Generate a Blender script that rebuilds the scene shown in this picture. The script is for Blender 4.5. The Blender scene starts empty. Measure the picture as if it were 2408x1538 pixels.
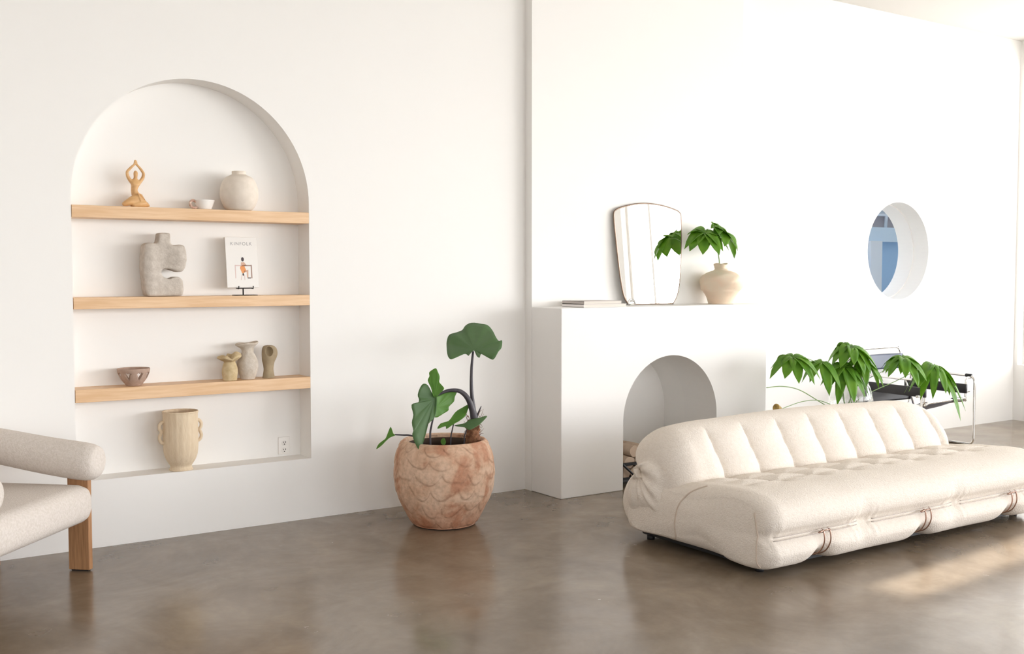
import bpy, bmesh, math, random
from mathutils import Vector, Matrix, noise
random.seed(7)
R = math.radians
C = bpy.context.scene.collection
scene = bpy.context.scene

# ------------------------------------------------------------------ camera, sky, sun, exposure
cam_d = bpy.data.cameras.new('camera'); cam = bpy.data.objects.new('camera', cam_d); C.objects.link(cam)
cam_d.sensor_fit = 'HORIZONTAL'; cam_d.sensor_width = 36.0; cam_d.lens = 36.0 * 2500 / 2408
cam_d.clip_start = 0.05; cam_d.clip_end = 200
cam.location = (0, 0, 1.5)
cam.rotation_euler = (R(90 - 2.862), 0, R(-33.96))
scene.camera = cam

SKY = 7.6
world = bpy.data.worlds.new('world'); scene.world = world; world.use_nodes = True
wn = world.node_tree.nodes; wl = world.node_tree.links
bg = wn['Background']; tc = wn.new('ShaderNodeTexCoord'); sep = wn.new('ShaderNodeSeparateXYZ')
ramp = wn.new('ShaderNodeValToRGB')
mp = wn.new('ShaderNodeMapRange'); mp.inputs[1].default_value = -1; mp.inputs[2].default_value = 1
wl.new(tc.outputs['Generated'], sep.inputs[0]); wl.new(sep.outputs[2], mp.inputs[0]); wl.new(mp.outputs[0], ramp.inputs[0])
ramp.color_ramp.elements[0].position = 0.40; ramp.color_ramp.elements[0].color = (.64, .63, .61, 1)
ramp.color_ramp.elements[1].position = 0.53; ramp.color_ramp.elements[1].color = (.985, .985, .985, 1)
e = ramp.color_ramp.elements.new(0.85); e.color = (.56, .70, .95, 1)
wl.new(ramp.outputs[0], bg.inputs[0])
# the bright hazy quarter of the sky, low on the window side
dot = wn.new('ShaderNodeVectorMath'); dot.operation = 'DOT_PRODUCT'; dot.inputs[1].default_value = Vector((.74, -.66, .10)).normalized()
nrm = wn.new('ShaderNodeVectorMath'); nrm.operation = 'NORMALIZE'; wl.new(tc.outputs['Generated'], nrm.inputs[0]); wl.new(nrm.outputs[0], dot.inputs[0])
lobe = wn.new('ShaderNodeMapRange'); lobe.interpolation_type = 'SMOOTHSTEP'
lobe.inputs[1].default_value = math.cos(R(19)); lobe.inputs[2].default_value = math.cos(R(5))
lobe.inputs[3].default_value = SKY; lobe.inputs[4].default_value = SKY * 3.0
wl.new(dot.outputs['Value'], lobe.inputs[0]); wl.new(lobe.outputs[0], bg.inputs[1])

sun_d = bpy.data.lights.new('sun', 'SUN'); sun = bpy.data.objects.new('sun', sun_d); C.objects.link(sun)
sun_d.energy = 14; sun_d.angle = R(0.9); sun_d.color = (1, .96, .89)
sun.rotation_euler = Vector((1, .085, math.tan(R(28)))).to_track_quat('Z', 'Y').to_euler()
sun.location = (16, 4, 8)

scene.view_settings.view_transform = 'Standard'; scene.view_settings.look = 'None'
scene.view_settings.gamma = 1; scene.view_settings.use_curve_mapping = False
scene.view_settings.exposure = 0.17
scene.cycles.max_bounces = 12; scene.cycles.diffuse_bounces = 8; scene.cycles.glossy_bounces = 5
scene.cycles.transmission_bounces = 8; scene.cycles.transparent_max_bounces = 8
scene.cycles.sample_clamp_indirect = 8; scene.cycles.use_denoising = True

# ------------------------------------------------------------------ materials
MATS = {}
def mat(name, col, rough=.6, metal=0, spec=.5, noise_scale=0, col2=None, bump=0, bump_scale=80, trans=0, ior=1.45,
        detail=4, stretch=(1, 1, 1), coat=0, sss=0, ramp=(.35, .65), transl=None, dist=.0):
    if name in MATS: return MATS[name]
    m = bpy.data.materials.new(name); m.use_nodes = True; MATS[name] = m
    nt = m.node_tree; n = nt.nodes; l = nt.links; b = n['Principled BSDF']
    c4 = (*col, 1); b.inputs['Base Color'].default_value = c4
    b.inputs['Roughness'].default_value = rough; b.inputs['Metallic'].default_value = metal
    b.inputs['Specular IOR Level'].default_value = spec; b.inputs['IOR'].default_value = ior
    b.inputs['Transmission Weight'].default_value = trans; b.inputs['Coat Weight'].default_value = coat
    tcn = n.new('ShaderNodeTexCoord'); mpn = n.new('ShaderNodeMapping'); mpn.inputs['Scale'].default_value = stretch
    l.new(tcn.outputs['Object'], mpn.inputs[0])
    if col2:
        t = n.new('ShaderNodeTexNoise'); t.inputs['Scale'].default_value = noise_scale; t.inputs['Detail'].default_value = detail
        t.inputs['Distortion'].default_value = dist
        r = n.new('ShaderNodeValToRGB'); r.color_ramp.elements[0].color = c4; r.color_ramp.elements[1].color = (*col2, 1)
        r.color_ramp.elements[0].position, r.color_ramp.elements[1].position = ramp
        l.new(mpn.outputs[0], t.inputs['Vector']); l.new(t.outputs[0], r.inputs[0]); l.new(r.outputs[0], b.inputs['Base Color'])
    if bump:
        t = n.new('ShaderNodeTexNoise'); t.inputs['Scale'].default_value = bump_scale; t.inputs['Detail'].default_value = 3
        bp = n.new('ShaderNodeBump'); bp.inputs['Strength'].default_value = 1; bp.inputs['Distance'].default_value = bump
        l.new(mpn.outputs[0], t.inputs['Vector']); l.new(t.outputs[0], bp.inputs['Height']); l.new(bp.outputs[0], b.inputs['Normal'])
    if transl:
        tr = n.new('ShaderNodeBsdfTranslucent'); tr.inputs[0].default_value = (*transl, 1)
        mx = n.new('ShaderNodeMixShader'); mx.inputs[0].default_value = .35
        out = n['Material Output']
        l.new(b.outputs[0], mx.inputs[1]); l.new(tr.outputs[0], mx.inputs[2]); l.new(mx.outputs[0], out.inputs[0])
    return m

WALL = mat('wall_paint', (.875, .865, .845), .85, spec=.2, bump=.0006, bump_scale=14)
CEIL = mat('ceiling_paint', (.72, .70, .67), .9, spec=.2)
PLAS = mat('fireplace_plaster', (.86, .85, .835), .8, spec=.25, bump=.0005, bump_scale=12)
OAK = mat('light_oak', (.80, .56, .35), .45, noise_scale=7, col2=(.70, .45, .25), stretch=(.6, 6, 9), detail=6, bump=.0004, bump_scale=30, dist=.4)
CREAM = mat('cream_boucle', (.84, .775, .70), .95, spec=.15, noise_scale=60, col2=(.80, .73, .65), bump=.004, bump_scale=130)
CHAIRF = mat('greige_boucle', (.74, .68, .63), .95, spec=.15, noise_scale=90, col2=(.66, .60, .54), bump=.003, bump_scale=170)
WALNUT = mat('chair_leg_wood', (.50, .27, .13), .45, noise_scale=14, col2=(.36, .18, .085), stretch=(9, 9, .5), detail=5)
BLACK = mat('black_metal', (.02, .02, .022), .45, metal=.3)
CHROME = mat('chrome', (.80, .78, .75), .12, metal=1)
STEEL = mat('dull_steel_wire', (.34, .30, .27), .4, metal=1)
COPPER = mat('copper_clip', (.42, .27, .21), .3, metal=1)
LEATHER = mat('black_leather', (.016, .014, .016), .42, spec=.6, bump=.0004, bump_scale=160)
LEATHER_SKY = mat('black_seat_leather', (.055, .07, .12), .42, spec=.5, bump=.0003, bump_scale=160)  # black leather with the sky's blue reflection put into its base colour

def floor_material():
    m = bpy.data.materials.new('polished_concrete'); m.use_nodes = True; nt = m.node_tree; n = nt.nodes; l = nt.links
    b = n['Principled BSDF']; tcn = n.new('ShaderNodeTexCoord')
    def nz(scale, detail, dist=0, rough=.55):
        t = n.new('ShaderNodeTexNoise'); t.inputs['Scale'].default_value = scale; t.inputs['Detail'].default_value = detail
        t.inputs['Distortion'].default_value = dist; t.inputs['Roughness'].default_value = rough
        l.new(tcn.outputs['Object'], t.inputs['Vector']); return t
    a = nz(1.1, 5, .8, .65); r = n.new('ShaderNodeValToRGB'); l.new(a.outputs[0], r.inputs[0])
    r.color_ramp.elements[0].position = .32; r.color_ramp.elements[0].color = (.165, .125, .088, 1)
    r.color_ramp.elements[1].position = .70; r.color_ramp.elements[1].color = (.275, .222, .165, 1)
    e = r.color_ramp.elements.new(.5); e.color = (.222, .172, .124, 1)
    c = nz(3.2, 6, .5, .65); r2 = n.new('ShaderNodeValToRGB'); l.new(c.outputs[0], r2.inputs[0])
    r2.color_ramp.elements[0].position = .3; r2.color_ramp.elements[0].color = (.80, .79, .775, 1)
    r2.color_ramp.elements[1].position = .7; r2.color_ramp.elements[1].color = (1.14, 1.14, 1.13, 1)
    mx = n.new('ShaderNodeMix'); mx.data_type = 'RGBA'; mx.blend_type = 'MULTIPLY'; mx.inputs[0].default_value = 1
    l.new(r.outputs[0], mx.inputs[6]); l.new(r2.outputs[0], mx.inputs[7])
    # pale aggregate flecks
    v = n.new('ShaderNodeTexVoronoi'); v.inputs['Scale'].default_value = 2.3; v.inputs['Randomness'].default_value = 1
    l.new(tcn.outputs['Object'], v.inputs['Vector'])
    r3 = n.new('ShaderNodeValToRGB'); l.new(v.outputs['Distance'], r3.inputs[0])
    r3.color_ramp.elements[0].position = .018; r3.color_ramp.elements[0].color = (.45, .45, .45, 1)
    r3.color_ramp.elements[1].position = .04; r3.color_ramp.elements[1].color = (0, 0, 0, 1)
    mx2 = n.new('ShaderNodeMix'); mx2.data_type = 'RGBA'; mx2.inputs[7].default_value = (.40, .34, .28, 1)
    l.new(r3.outputs[0], mx2.inputs[0]); l.new(mx.outputs[2], mx2.inputs[6]); l.new(mx2.outputs[2], b.inputs['Base Color'])
    d = nz(3, 5); mr = n.new('ShaderNodeMapRange'); mr.inputs[1].default_value = .3; mr.inputs[2].default_value = .7
    mr.inputs[3].default_value = .13; mr.inputs[4].default_value = .28
    l.new(d.outputs[0], mr.inputs[0]); l.new(mr.outputs[0], b.inputs['Roughness'])
    b.inputs['Specular IOR Level'].default_value = .68
    bp = n.new('ShaderNodeBump'); bp.inputs['Distance'].default_value = .0005; f = nz(6, 2); l.new(f.outputs[0], bp.inputs['Height'])
    l.new(bp.outputs[0], b.inputs['Normal'])
    return m

def terracotta_material():
    m = bpy.data.materials.new('scaled_terracotta'); m.use_nodes = True; nt = m.node_tree; n = nt.nodes; l = nt.links
    b = n['Principled BSDF']; b.inputs['Roughness'].default_value = .8; b.inputs['Specular IOR Level'].default_value = .25
    tcn = n.new('ShaderNodeTexCoord')
    def nz(scale, detail, dist=0):
        t = n.new('ShaderNodeTexNoise'); t.inputs['Scale'].default_value = scale; t.inputs['Detail'].default_value = detail
        t.inputs['Distortion'].default_value = dist; l.new(tcn.outputs['Object'], t.inputs['Vector']); return t
    a = nz(7, 7, .6); r = n.new('ShaderNodeValToRGB'); l.new(a.outputs[0], r.inputs[0])
    r.color_ramp.elements[0].position = .36; r.color_ramp.elements[0].color = (.52, .27, .17, 1)
    r.color_ramp.elements[1].position = .62; r.color_ramp.elements[1].color = (.72, .52, .385, 1)
    e = r.color_ramp.elements.new(.47); e.color = (.65, .43, .30, 1)
    # redder towards the foot
    sp = n.new('ShaderNodeSeparateXYZ'); l.new(tcn.outputs['Object'], sp.inputs[0])
    mr = n.new('ShaderNodeMapRange'); l.new(sp.outputs[2], mr.inputs[0]); mr.inputs[1].default_value = .0; mr.inputs[2].default_value = .2
    mr.inputs[3].default_value = 1.0; mr.inputs[4].default_value = 0
    c = nz(11, 5); mu = n.new('ShaderNodeMath'); mu.operation = 'MULTIPLY'; l.new(mr.outputs[0], mu.inputs[0]); l.new(c.outputs[0], mu.inputs[1])
    mx = n.new('ShaderNodeMix'); mx.data_type = 'RGBA'; l.new(mu.outputs[0], mx.inputs[0]); l.new(r.outputs[0], mx.inputs[6])
    mx.inputs[7].default_value = (.47, .17, .08, 1); 
    g = nz(45, 3); r4 = n.new('ShaderNodeValToRGB'); l.new(g.outputs[0], r4.inputs[0])
    r4.color_ramp.elements[0].position = .3; r4.color_ramp.elements[0].color = (.80, .78, .76, 1); r4.color_ramp.elements[1].position = .6
    m2 = n.new('ShaderNodeMix'); m2.data_type = 'RGBA'; m2.blend_type = 'MULTIPLY'; m2.inputs[0].default_value = 1
    l.new(mx.outputs[2], m2.inputs[6]); l.new(r4.outputs[0], m2.inputs[7])
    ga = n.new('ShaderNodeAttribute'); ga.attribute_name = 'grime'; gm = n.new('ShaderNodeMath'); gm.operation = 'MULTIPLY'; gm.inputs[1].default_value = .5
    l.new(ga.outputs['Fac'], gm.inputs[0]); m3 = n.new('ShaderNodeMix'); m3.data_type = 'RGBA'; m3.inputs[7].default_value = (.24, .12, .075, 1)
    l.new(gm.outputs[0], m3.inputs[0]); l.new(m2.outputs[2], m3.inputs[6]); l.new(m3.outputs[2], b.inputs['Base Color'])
    bp = n.new('ShaderNodeBump'); bp.inputs['Distance'].default_value = .003; f = nz(40, 4); l.new(f.outputs[0], bp.inputs['Height'])
    l.new(bp.outputs[0], b.inputs['Normal'])
    return m

# ------------------------------------------------------------------ helpers
def mk(name, bm, m, parent=None, smooth=True, sharp=None):
    """bm is in world coordinates; the mesh is moved into the parent's space."""
    me = bpy.data.meshes.new(name)
    bmesh.ops.recalc_face_normals(bm, faces=bm.faces)
    if smooth:
        for f in bm.faces: f.smooth = True
    bm.to_mesh(me); bm.free()
    for mm in (m if isinstance(m, (list, tuple)) else [m]): me.materials.append(mm)
    o = bpy.data.objects.new(name, me); C.objects.link(o)
    if smooth and sharp is not None:
        try: me.set_sharp_from_angle(angle=R(sharp))
        except Exception: pass
    if parent is not None:
        w = Vector((0, 0, 0)); p = parent
        while p is not None: w += p.location; p = p.parent
        me.transform(Matrix.Translation(-w)); o.parent = parent
    return o
def origin(o, loc):
    o.data.transform(Matrix.Translation(-Vector(loc))); o.location = loc; return o
def tag(o, label, cat, group=None):
    o['label'] = label; o['category'] = cat
    if group: o['group'] = group
    return o
def thing(name, label, cat, loc, group=None):
    o = bpy.data.objects.new(name, None); o.empty_display_size = .1; C.objects.link(o); o.location = loc
    return tag(o, label, cat, group)
def struct(o): o['kind'] = 'structure'; return o

def bm_box(bm, x0, x1, y0, y1, z0, z1, M=None):
    vs = [bm.verts.new((x, y, z)) for x in (x0, x1) for y in (y0, y1) for z in (z0, z1)]
    for q in ((0, 1, 3, 2), (4, 6, 7, 5), (0, 4, 5, 1), (2, 3, 7, 6), (0, 2, 6, 4), (1, 5, 7, 3)):
        bm.faces.new([vs[i] for i in q])
    if M is not None: bmesh.ops.transform(bm, matrix=M, verts=vs)
    return vs
def box(x0, x1, y0, y1, z0, z1, bev=0, seg=3, M=None):
    bm = bmesh.new(); bm_box(bm, x0, x1, y0, y1, z0, z1)
    if bev: bmesh.ops.bevel(bm, geom=bm.edges[:], offset=bev, segments=seg, profile=.5, affect='EDGES')
    if M is not None: bmesh.ops.transform(bm, matrix=M, verts=bm.verts[:])
    return bm
def smooth_path(pts, n=6, closed=False):
    pts = [Vector(p) for p in pts]; out = []; N = len(pts)
    rng = range(N if closed else N - 1)
    for i in rng:
        g = (lambda k: pts[k % N]) if closed else (lambda k: pts[max(0, min(N - 1, k))])
        p0, p1, p2, p3 = g(i - 1), g(i), g(i + 1), g(i + 2)
        for k in range(n):
            t = k / n
            out.append(.5 * ((2 * p1) + (p2 - p0) * t + (2 * p0 - 5 * p1 + 4 * p2 - p3) * t * t + (3 * p1 - p0 - 3 * p2 + p3) * t ** 3))
    if not closed: out.append(pts[-1])
    return out
def bm_tube(bm, pts, r, seg=10, closed=False):
    pts = [Vector(p) for p in pts]; N = len(pts); rings = []
    rr = r if isinstance(r, (list, tuple)) else [r] * N
    if len(rr) != N: rr = [rr[0] + (rr[-1] - rr[0]) * i / (N - 1) for i in range(N)]
    ref = None
    for i in range(N):
        if closed: d = pts[(i + 1) % N] - pts[i - 1]
        else: d = pts[min(N - 1, i + 1)] - pts[max(0, i - 1)]
        d.normalize()
        if ref is None:
            ref = Vector((0, 0, 1)) if abs(d.z) < .9 else Vector((1, 0, 0))
        a = ref - d * ref.dot(d); a.normalize(); b = d.cross(a); ref = a
        rings.append([bm.verts.new(pts[i] + (a * math.cos(2 * math.pi * k / seg) + b * math.sin(2 * math.pi * k / seg)) * rr[i]) for k in range(seg)])
    for i in range(N if closed else N - 1):
        A, B = rings[i], rings[(i + 1) % N]
        for k in range(seg): bm.faces.new((A[k], A[(k + 1) % seg], B[(k + 1) % seg], B[k]))
    if not closed:
        bm.faces.new(rings[0][::-1]); bm.faces.new(rings[-1])
def tube(pts, r, seg=10, closed=False, n=0):
    bm = bmesh.new()
    if n: pts = smooth_path(pts, n, closed)
    bm_tube(bm, pts, r, seg, closed); return bm
def lathe(prof, c, seg=48, fn=None, closed_top=False):
    """prof: list of (r, z); fn(v, ang, i) may displace."""
    bm = bmesh.new(); rings = []
    for i, (r, z) in enumerate(prof):
        if r < 1e-6: rings.append([bm.verts.new((c[0], c[1], c[2] + z))]); continue
        ring = []
        for k in range(seg):
            a = 2 * math.pi * k / seg; v = Vector((r * math.cos(a), r * math.sin(a), z))
            if fn: v = fn(v, a, i)
            ring.append(bm.verts.new(v + Vector(c)))
        rings.append(ring)
    for A, B in zip(rings, rings[1:]):
        for k in range(seg):
            q = [A[k % len(A)], A[(k + 1) % len(A)], B[(k + 1) % len(B)], B[k % len(B)]]
            u = []
            for v in q:
                if v not in u: u.append(v)
            if len(u) > 2: bm.faces.new(u)
    return bm
def prof_s(pts, n=5):
    return [(max(0, p.x), p.y) for p in smooth_path([(a, b, 0) for a, b in pts], n)]
def prism(poly, y0, y1, axis='Y'):
    """poly in (x,z) extruded along Y."""
    bm = bmesh.new()
    a = [bm.verts.new((x, y0, z)) for x, z in poly]; b = [bm.verts.new((x, y1, z)) for x, z in poly]
    N = len(poly)
    bm.faces.new(a); bm.faces.new(b[::-1])
    for i in range(N): bm.faces.new((a[i], b[i], b[(i + 1) % N], a[(i + 1) % N]))
    bmesh.ops.recalc_face_normals(bm, faces=bm.faces)
    return bm
def baked(o):
    dg = bpy.context.evaluated_depsgraph_get(); dg.update()
    me = bpy.data.meshes.new_from_object(o.evaluated_get(dg)); o.modifiers.clear(); o.data = me; return o
def cut(o, cutters):
    tmp = []
    for bm in cutters:
        me = bpy.data.meshes.new('cutter'); bmesh.ops.recalc_face_normals(bm, faces=bm.faces); bm.to_mesh(me); bm.free()
        c = bpy.data.objects.new('cutter', me); C.objects.link(c); tmp.append(c)
        if o.parent is not None: c.location = o.parent.location * -1
        md = o.modifiers.new('b', 'BOOLEAN'); md.operation = 'DIFFERENCE'; md.object = c; md.solver = 'EXACT'
    if o.parent is not None:
        for c in tmp: c.location = (0, 0, 0); 
    baked(o)
    for c in tmp: bpy.data.objects.remove(c)
    return o
def voxel(o, size, it=6):
    md = o.modifiers.new('r', 'REMESH'); md.mode = 'VOXEL'; md.voxel_size = size
    s = o.modifiers.new('s', 'SMOOTH'); s.iterations = it; s.factor = .6
    baked(o)
    for p in o.data.polygons: p.use_smooth = True
    return o
def skin(name, verts, edges, radii, m, parent=None, levels=2, root=0):
    me = bpy.data.meshes.new(name); me.from_pydata(verts, edges, []); o = bpy.data.objects.new(name, me); C.objects.link(o)
    o.modifiers.new('k', 'SKIN'); sv = me.skin_vertices[0].data
    for i, r in enumerate(radii):
        sv[i].radius = r if isinstance(r, tuple) else (r, r); sv[i].use_root = (i == root)
    s = o.modifiers.new('s', 'SUBSURF'); s.levels = levels; s.render_levels = levels
    baked(o); o.data.materials.clear(); o.data.materials.append(m)
    for p in o.data.polygons: p.use_smooth = True
    if parent is not None:
        o.data.transform(Matrix.Translation(-parent.location)); o.parent = parent
    return o
def arch(xl, xr, z0, zs, n=48, rx=None, rz=None):
    cx = (xl + xr) / 2; r = (xr - xl) / 2; rz = rz or r
    return [(xl, z0), (xr, z0)] + [(cx + r * math.cos(math.pi * k / n), zs + rz * math.sin(math.pi * k / n)) for k in range(n + 1)]

# ------------------------------------------------------------------ room shell
H = 3.85
bm = bmesh.new(); bm_box(bm, -3.2, 10.6, -6.2, 6.6, -.12, 0); struct(mk('floor', bm, floor_material(), smooth=False))
struct(mk('ceiling', box(-3.2, 10.6, -6.2, 6.6, H, H + .15), CEIL, smooth=False))
wb = mk('wall_back', box(-3.2, 4.184, 6.05, 6.6, 0, H), WALL, smooth=False); struct(wb)
niche = prism(arch(1.233, 2.592, .372, 1.921), 5.9, 6.22); cut(wb, [niche])
FB = (4.718, 5.612, -.05, .474)      # firebox opening: left, right, bottom, spring line
wc = mk('wall_center', box(4.184, 6.2, 5.97, 6.6, 0, H), WALL, smooth=False); struct(wc)
cut(wc, [prism(arch(*FB), 5.5, 6.2)])
wr = mk('wall_back_right', box(6.2, 10.6, 6.15, 6.475, 0, H), WALL, smooth=False); struct(wr)
def disc_poly(cx, cz, r, n=72): return [(cx + r * math.cos(2 * math.pi * k / n), cz + r * math.sin(2 * math.pi * k / n)) for k in range(n)]
cut(wr, [prism(disc_poly(8.437, 1.71, .447), 6.0, 6.31), prism(disc_poly(8.437, 1.71, .436), 6.1, 6.7)])
struct(mk('wall_left', box(-3.2, -3.0, -6.2, 6.6, 0, H), WALL, smooth=False))

SILL, HEAD = .57, 3.6
bays_r = [(6.11, 4.5), (4.3, 2.85), (2.65, 1.2), (1.0, -.45), (-.65, -2.1), (-2.3, -3.75), (-3.95, -5.4)]
bays_f = [(9.9, 8.4), (8.2, 6.7), (6.5, 5.0), (3.6, 2.1), (-.2, -1.9)]  # last two are unseen windows, added to fill the shaded left side
w = mk('wall_right', box(10.35, 10.6, -6.2, 6.15, 0, H), WALL, smooth=False); struct(w)
cut(w, [box(10.2, 10.8, b, a, SILL, HEAD) for a, b in bays_r])
w = mk('wall_front', box(-3.2, 10.6, -6.2, -6.0, 0, H), WALL, smooth=False); struct(w)
cut(w, [box(b, a, -6.5, -5.8, SILL, HEAD) for a, b in bays_f])
FRAME = mat('window_frame_white', (.85, .84, .82), .4)
def window_frame(idx, along, a, b, pos):
    bm = bmesh.new(); t = .045
    def bar(u0, u1, z0, z1):
        if along == 'Y': bm_box(bm, pos, pos + .06, u0, u1, z0, z1)
        else: bm_box(bm, u0, u1, pos, pos + .06, z0, z1)
    bar(b, a, SILL, SILL + t); bar(b, a, HEAD - t, HEAD)
    bar(b, b + t, SILL + t, HEAD - t); bar(a - t, a, SILL + t, HEAD - t)
    mid = b + (a - b) * (.36 if along == 'Y' else .5); bar(mid - .02, mid + .02, SILL + t, HEAD - t)
    o = struct(mk('window_%d' % idx, bm, FRAME, smooth=False))
    pl = bpy.data.lights.new('window_portal', 'AREA'); pl.shape = 'RECTANGLE'; pl.size = abs(a - b); pl.size_y = HEAD - SILL
    pl.cycles.is_portal = True
    po = bpy.data.objects.new('window_portal', pl); C.objects.link(po)
    if along == 'Y': po.location = (10.62, (a + b) / 2, (SILL + HEAD) / 2); d = Vector((1, 0, 0))
    else: po.location = ((a + b) / 2, -6.22, (SILL + HEAD) / 2); d = Vector((0, -1, 0))
    po.rotation_euler = d.to_track_quat('Z', 'Y').to_euler()
i = 1
for a, b in bays_r: window_frame(i, 'Y', a, b, 10.45); i += 1
for a, b in bays_f: window_frame(i, 'X', a, b, -6.13); i += 1
# unseen slabs added to block the sun, with one slot for a thin stripe
ZC = 3.62
def slab(pts):
    bm = bmesh.new(); a = [bm.verts.new((x, y, ZC)) for x, y in pts]; b = [bm.verts.new((x, y, ZC + .1)) for x, y in pts]
    bm.faces.new(a); bm.faces.new(b); n = len(pts)
    for k in range(n): bm.faces.new((a[k], a[(k + 1) % n], b[(k + 1) % n], b[k]))
    return bm
s0, s1, L = 3.50, 3.735, 6.4
o = mk('sun_block_slab', slab([(10.6, s0 + .02), (11.08, s0 + .085 * .73), (11.08, s1 + .085 * .73), (10.6, s1 + .02)]), WALL, smooth=False); struct(o)
sun_slab = slab([(10.6, -7), (10.6 + L, -7), (10.6 + L, s0 + .085 * (L + .25)), (10.6, s0 + .02)])
o = mk('sun_block_slab', sun_slab, WALL, smooth=False); struct(o)
o = mk('sun_block_slab', slab([(10.6, s1 + .02), (10.6 + L, s1 + .085 * (L + .25)), (10.6 + L, 8), (10.6, 8)]), WALL, smooth=False); struct(o)

# ------------------------------------------------------------------ fireplace
fp = mk('fireplace', box(4.184, 6.135, 5.63, 5.97, 0, 1.273, bev=.006, seg=2), PLAS, smooth=False)
cut(fp, [prism(arch(*FB), 5.5, 6.1)]); 
tag(fp, 'white plaster fireplace block with an arched firebox and a flat mantel', 'fireplace'); origin(fp, (5.16, 5.8, 0))

# ------------------------------------------------------------------ niche shelves
for z0, z1, lab in ((1.804, 1.87, 'top light oak shelf in the arched niche, under the wooden figure and round vase'),
                    (1.309, 1.372, 'middle light oak shelf in the arched niche, under the grey sculpture and magazine'),
                    (.803, .873, 'lowest light oak shelf in the arched niche, under the pierced bowl and three small vases')):
    o = mk('wooden_shelf', box(1.235, 2.59, 6.047, 6.219, z0, z1, bev=.002, seg=2), OAK, smooth=False)
    tag(o, lab, 'shelf', 'oak shelves in the arched niche'); origin(o, (1.913, 6.13, z0))

# ------------------------------------------------------------------ wall outlet
PLASTIC = mat('outlet_plastic', (.86, .84, .81), .35)
t = thing('wall_outlet', 'white duplex wall outlet in the lower right of the niche back', 'outlet', (2.483, 6.219, .427))
mk('cover_plate', box(2.446, 2.521, 6.212, 6.22, .372 + .012, .372 + .12, bev=.003, seg=2), PLASTIC, t)
DARK = mat('dark_slot', (.05, .045, .04), .8)
for zc in (.455, .410):
    s = mk('socket', lathe(prof_s([(0, .0), (.016, .0), (.017, .003), (.017, .006)], 2), (0, 0, 0), 24), PLASTIC, None)
    s.data.transform(Matrix.Rotation(R(-90), 4, 'X')); s.data.transform(Matrix.Translation(Vector((0, -.0085, zc - .427)))); s.parent = t
    bm = bmesh.new()
    for dx in (-.007, .007): bm_box(bm, 2.483 + dx - .0016, 2.483 + dx + .0016, 6.208, 6.2105, zc, zc + .009)
    bm_box(bm, 2.483 - .003, 2.483 + .003, 6.208, 6.2105, zc - .011, zc - .005)
    mk('slots', bm, DARK, t, smooth=False)

# ------------------------------------------------------------------ top shelf
FIGW = mat('figure_wood', (.72, .45, .21), .42, noise_scale=10, col2=(.60, .34, .14), stretch=(1, 1, 5))
def figurine():
    bx, by, bz = 1.594, 6.128, 1.87
    V = [(.022, .006, .045), (-.004, .002, .078), (-.010, .0, .100), (-.002, 0, .128), (0, 0, .150), (0, 0, .168), (.001, -.002, .184), (.001, -.004, .200), (.0, 0, .214),
         (-.026, 0, .150), (-.043, -.002, .178), (-.047, -.006, .204), (-.022, -.006, .232), (-.005, -.006, .248), (-.002, -.006, .264), (-.001, -.006, .276),
         (.024, 0, .148), (.040, -.002, .172), (.045, -.006, .198), (.026, -.006, .226), (.006, -.006, .248), (.003, -.006, .264), (.002, -.006, .275)]
    E = [(0, 1), (1, 2), (2, 3), (3, 4), (4, 5), (5, 6), (6, 7), (7, 8), (4, 9), (9, 10), (10, 11), (11, 12), (12, 13), (13, 14), (14, 15),
         (4, 16), (16, 17), (17, 18), (18, 19), (19, 20), (20, 21), (21, 22)]
    Rr = [(.036, .026), (.024, .019), (.017, .014), (.024, .017), (.018, .013), .0075, (.010, .011), (.0115, .013), (.006, .007),
          .0095, .0085, .0075, .0065, .0055, .006, .004, .0095, .0085, .0075, .0065, .0055, .006, .004]
    # folded legs
    k = len(V)
    V += [(.040, -.008, .056), (.002, -.024, .050), (-.042, -.026, .030), (-.080, -.020, .013),
          (.056, -.014, .024), (.020, -.032, .018), (-.030, -.030, .011), (.03, .02, .025), (-.03, .012, .018)]
    E += [(0, k), (k, k + 1), (k + 1, k + 2), (k + 2, k + 3), (k, k + 4), (k + 4, k + 5), (k + 5, k + 6), (0, k + 7), (k + 7, k + 8)]
    Rr += [.030, .029, .019, .008, .024, .022, .011, .026, .015]
    Rr = [tuple(c * 1.22 for c in r_) if isinstance(r_, tuple) else r_ * 1.22 for r_ in Rr]
    V = [(x + bx, y * .9 + by + .01, z * .97 + bz) for x, y, z in V]
    o = skin('figurine', V, E, Rr, FIGW); 
    o.data.transform(Matrix.Translation((0, 0, 0)))
    voxel(o, .0032, 3)
    for v in o.data.vertices:
        if v.co.z < bz + .001: v.co.z = bz + .001
        if v.co.y > 6.212: v.co.y = 6.212
    # breasts and belly modelling
    tag(o, 'carved wooden seated figure with both arms joined overhead, left on the top shelf', 'figurine'); origin(o, (bx, by, bz))
figurine()

CERW = mat('off_white_ceramic', (.80, .72, .63), .75, noise_scale=22, col2=(.74, .66, .57), bump=.0008, bump_scale=60)
WHITEC = mat('white_ceramic', (.88, .86, .83), .3)
BROWNC = mat('brown_marble', (.42, .23, .17), .4, noise_scale=60, col2=(.75, .60, .50))
pr = prof_s([(0, 0), (.060, 0), (.085, .018), (.107, .065), (.1105, .105), (.103, .150), (.080, .190), (.050, .207), (.041, .213), (.041, .228), (.036, .228), (.034, .205), (.02, .17), (0, .16)], 5)
o = mk('round_vase', lathe(pr, (2.176, 6.10, 1.87), 64), CERW); tag(o, 'round off-white vase with a short neck, right on the top shelf', 'vase'); origin(o, (2.176, 6.10, 1.87))

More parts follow.
